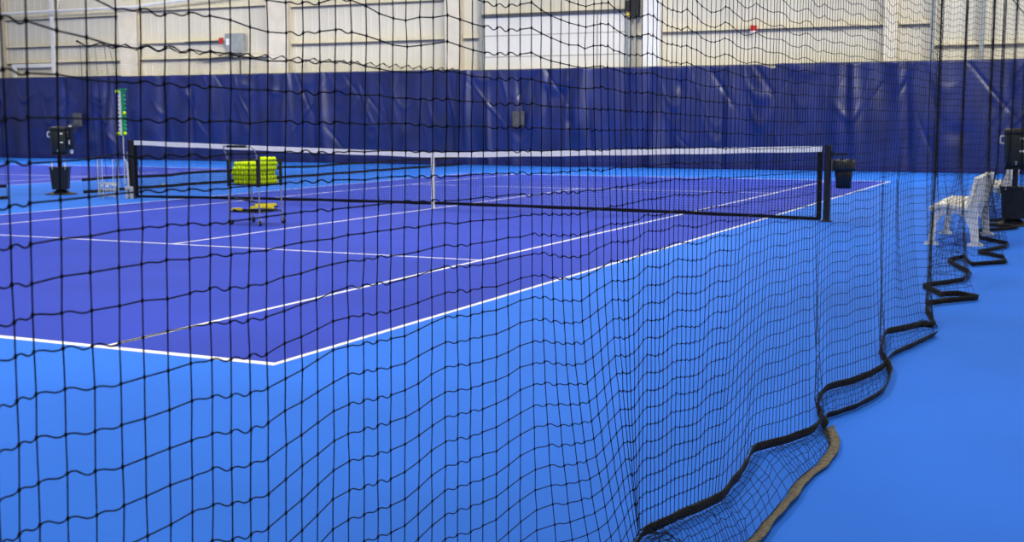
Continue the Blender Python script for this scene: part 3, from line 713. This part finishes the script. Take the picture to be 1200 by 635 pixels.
# slack: neighbouring rows do not line up exactly
jit = rng.normal(0, 1, G.shape); dist = np.linalg.norm(G-CAM, axis=2, keepdims=True)
G[:, :, 2:3] += jit[:, :, 2:3]*.0014
G[:, :, :2] += jit[:, :, :2]*.0007
# skirt rows between the lead-line tape and the edge tape
sk = []
for k in range(1, 10):
    q = k/9; z = ZH*(1-q)+.012*q+.05*math.sin(PI*q)*np.clip(np.linalg.norm(H2-H1, axis=1)/.3, 0, 1)
    sk.append(np.concatenate([H1*(1-q)+H2*q, z[:, None]], 1))
SK = np.stack([G[-1]]+sk); SK[1:-1] += rng.normal(0, .004, SK[1:-1].shape); SK[1:, :, 2] = np.maximum(SK[1:, :, 2], .006)
RV, RH = .0013, .00145
near = int(np.sum(U[:, 1] < -13.2))                       # strands close enough to show twist and knots
parts = []
vert = np.transpose(G, (1, 0, 2))
mid = int(np.sum(U[:, 1] < -8.5))
parts.append(tubes(vert[:near], RV, 5)); parts.append(tubes(vert[near:mid], RV*1.12, 4)); parts.append(tubes(vert[mid:], RV*1.1, 3))
parts.append(tubes(np.transpose(SK, (1, 0, 2)), RV, 3))
def horiz(Gr, a, b, sub, n_, slack):
    P = Gr[:, a:b+1]; out = []
    c = np.linalg.norm(np.diff(P, axis=1), axis=2)
    amp = np.clip(np.sqrt(np.clip((MS*1.0)**2-c**2, 0, None))*.10, 0, .0055)*slack; amp = np.minimum(amp, c*.11)
    sg = rng.uniform(.55, 1.2, amp.shape)
    for q in range(sub):
        t_ = q/sub; w_ = P[:, :-1]*(1-t_)+P[:, 1:]*t_
        w_[:, :, 2] += amp*sg*math.sin(2*PI*t_)*1.0-amp*.3*math.sin(PI*t_)
        out.append(w_)
    Q = np.stack(out, 2).reshape(P.shape[0], -1, 3); return np.concatenate([Q, P[:, -1:]], 1)
parts.append(tubes(horiz(G, 0, near, 6, 5, 1.0), RH, 5))
parts.append(tubes(horiz(G, near, mid, 3, 4, 1.0), RH*1.1, 4))
parts.append(tubes(horiz(G, mid, N-1, 1, 3, 0), RH*1.5, 3))
parts.append(tubes(horiz(SK, 0, N-1, 1, 3, 0), RH, 3))
# knots
KP = G[:, :near].reshape(-1, 3); kr = .0034
o_ = np.array([(0, 0, 1), (1, 0, 0), (0, 1, 0), (-1, 0, 0), (0, -1, 0), (0, 0, -1)], float)*kr
KV = (KP[:, None]+o_[None]).reshape(-1, 3); b_ = (np.arange(len(KP))*6)[:, None]
kf = np.array([(0, 1, 2, 2), (0, 2, 3, 3), (0, 3, 4, 4), (0, 4, 1, 1), (5, 2, 1, 1), (5, 3, 2, 2), (5, 4, 3, 3), (5, 1, 4, 4)])
# octahedra as short two-segment spindles so every face stays a quad
sp = np.stack([KP-np.array([0, 0, kr*1.25]), KP, KP+np.array([0, 0, kr*1.25])], 1)
parts.append(tubes(sp, np.array([[.0012, kr, .0012]])*np.ones((len(KP), 1)), 6))
V, F = merge(parts)
dn = thing('divider_netting', (8.7, -9, 0), 'tall black court divider netting hanging in folds across the foreground', 'net')
OFF = np.array([8.7, -9, 0])
fast_mesh('netting', V-OFF, F, M['black'], dn)
def dense(P, z):
    """ribbon centre line, resampled finely"""
    P3 = np.concatenate([P, np.full((len(P), 1), z)], 1); seg = np.concatenate([[0], np.cumsum(np.linalg.norm(np.diff(P3, axis=0), axis=1))])
    t_ = np.linspace(0, seg[-1], int(seg[-1]/.02)); return np.stack([np.interp(t_, seg, P3[:, c]) for c in range(3)], -1)
def ribbon(name, C, w_, tilt, m, wob=.006):
    T = np.gradient(C, axis=0); T /= np.maximum(np.linalg.norm(T, axis=1, keepdims=True), 1e-9)
    for _ in range(3): T[1:-1] = (T[:-2]+2*T[1:-1]+T[2:])/4
    Nn = np.stack([T[:, 1], -T[:, 0], 0*T[:, 0]], -1); k = np.arange(len(C))
    wv = wob*.6*np.sin(k*.19)+wob*.3*np.sin(k*.53+1)
    tl = tilt+.12*np.sin(k*.09)
    D = Nn*np.sin(tl)[:, None]+np.array([0, 0, 1.0])*np.cos(tl)[:, None]
    A_ = C+Nn*wv[:, None]; B_ = A_+D*w_
    A_[:, 2] = np.maximum(A_[:, 2], .004); B_[:, 2] = np.maximum(B_[:, 2], .006)
    V, F = surface(np.stack([A_, (A_+B_)/2+Nn*.003, B_], 1)-OFF)
    o = fast_mesh(name, V, F, m, dn, True); md = o.modifiers.new('t', 'SOLIDIFY'); md.thickness = .005; md.offset = 0
    return o
nf = N-len(fu)
H1r = np.concatenate([smooth(H1[:nf], 1), np.array([p[:2] for p in hem_path])])
ribbon('lead_line_tape', dense(H1r, .010), .046, .25, M['tape'])
j0 = int(np.sum(LX < 958)); j1 = int(np.sum(LX < 1084))
ribbon('bottom_tape', dense(smooth(H2[:j0], 1), .006), .052, 1.25, M['tape_dusty'], .007)['label'] = 'dusty grey stretch of the bottom edge tape'
ribbon('bottom_tape', dense(smooth(H2[j0-1:j1], 1), .006), .042, .5, M['tape'])
mb = MB(); mb.tube([Vector(p)-Vector(OFF) for p in [(8.74, -20, ZTOP), (8.74, 4, ZTOP)]], .008, 6); mb.build('top_cable', M['wire'], dn)

# ================================================================== CAMERA, LIGHT
cd = bpy.data.cameras.new('camera'); cam = bpy.data.objects.new('camera', cd); COL.objects.link(cam)
cd.sensor_fit = 'HORIZONTAL'; cd.sensor_width = 36; cd.lens = FPX/1200*36; cd.clip_end = 200; cd.clip_start = .05
Rm = Matrix((( _r[0], _u[0], -_f[0]), (_r[1], _u[1], -_f[1]), (_r[2], _u[2], -_f[2]))).to_4x4()
cam.matrix_world = Matrix.Translation(Vector(CAM)) @ Rm
cd.dof.use_dof = True; cd.dof.focus_distance = 4.6; cd.dof.aperture_fstop = 9.0
S.camera = cam
wd = bpy.data.worlds.new('hall'); S.world = wd; wd.use_nodes = True
bg = wd.node_tree.nodes['Background']; bg.inputs['Color'].default_value = (1.0, .985, .95, 1); bg.inputs['Strength'].default_value = 1.0
_nt = wd.node_tree; _tc = _nt.nodes.new('ShaderNodeTexCoord'); _sx = _nt.nodes.new('ShaderNodeSeparateXYZ'); _mr = _nt.nodes.new('ShaderNodeMapRange')
_mr.inputs['From Min'].default_value = -1; _mr.inputs['From Max'].default_value = 1; _mr.inputs['To Min'].default_value = .22; _mr.inputs['To Max'].default_value = .76
_nt.links.new(_tc.outputs['Generated'], _sx.inputs['Vector']); _nt.links.new(_sx.outputs['X'], _mr.inputs['Value']); _nt.links.new(_mr.outputs['Result'], bg.inputs['Strength'])
def area(loc, sx, sy, power, rot=(0, 0, 0), col=(1, .98, .94)):
    l = bpy.data.lights.new('ceiling_and_fill_light', 'AREA'); l.shape = 'RECTANGLE'; l.size = sx; l.size_y = sy; l.energy = power; l.color = col; l.spread = math.radians(125)
    o = bpy.data.objects.new('ceiling_and_fill_light', l); COL.objects.link(o); o.location = loc; o.rotation_euler = rot
for x in (-21.5, -14, -3.6, 3.6):
    for y in (-12, -4, 4, 12): area((x, y, 7.8), 1.2, 3.0, 230)
for x in (-17, -9, -1, 7, 14): area((x, 9.0, 7.4), 3.0, .6, 250, (math.radians(68), 0, math.radians(42)))  # added fill lamps: wash the back wall and side-light the curtain folds
area((10.2, -12, 7.8), 1.2, 3.0, 110); area((10.2, -3, 7.8), 1.2, 3.0, 110)  # added fill lamps to brighten the floor on the aisle side
S.view_settings.view_transform = 'Standard'; S.view_settings.look = 'None'; S.view_settings.exposure = 0; S.view_settings.gamma = 1
print('balls', nb, 'strands', N, 'near', near, 'faces', len(F))
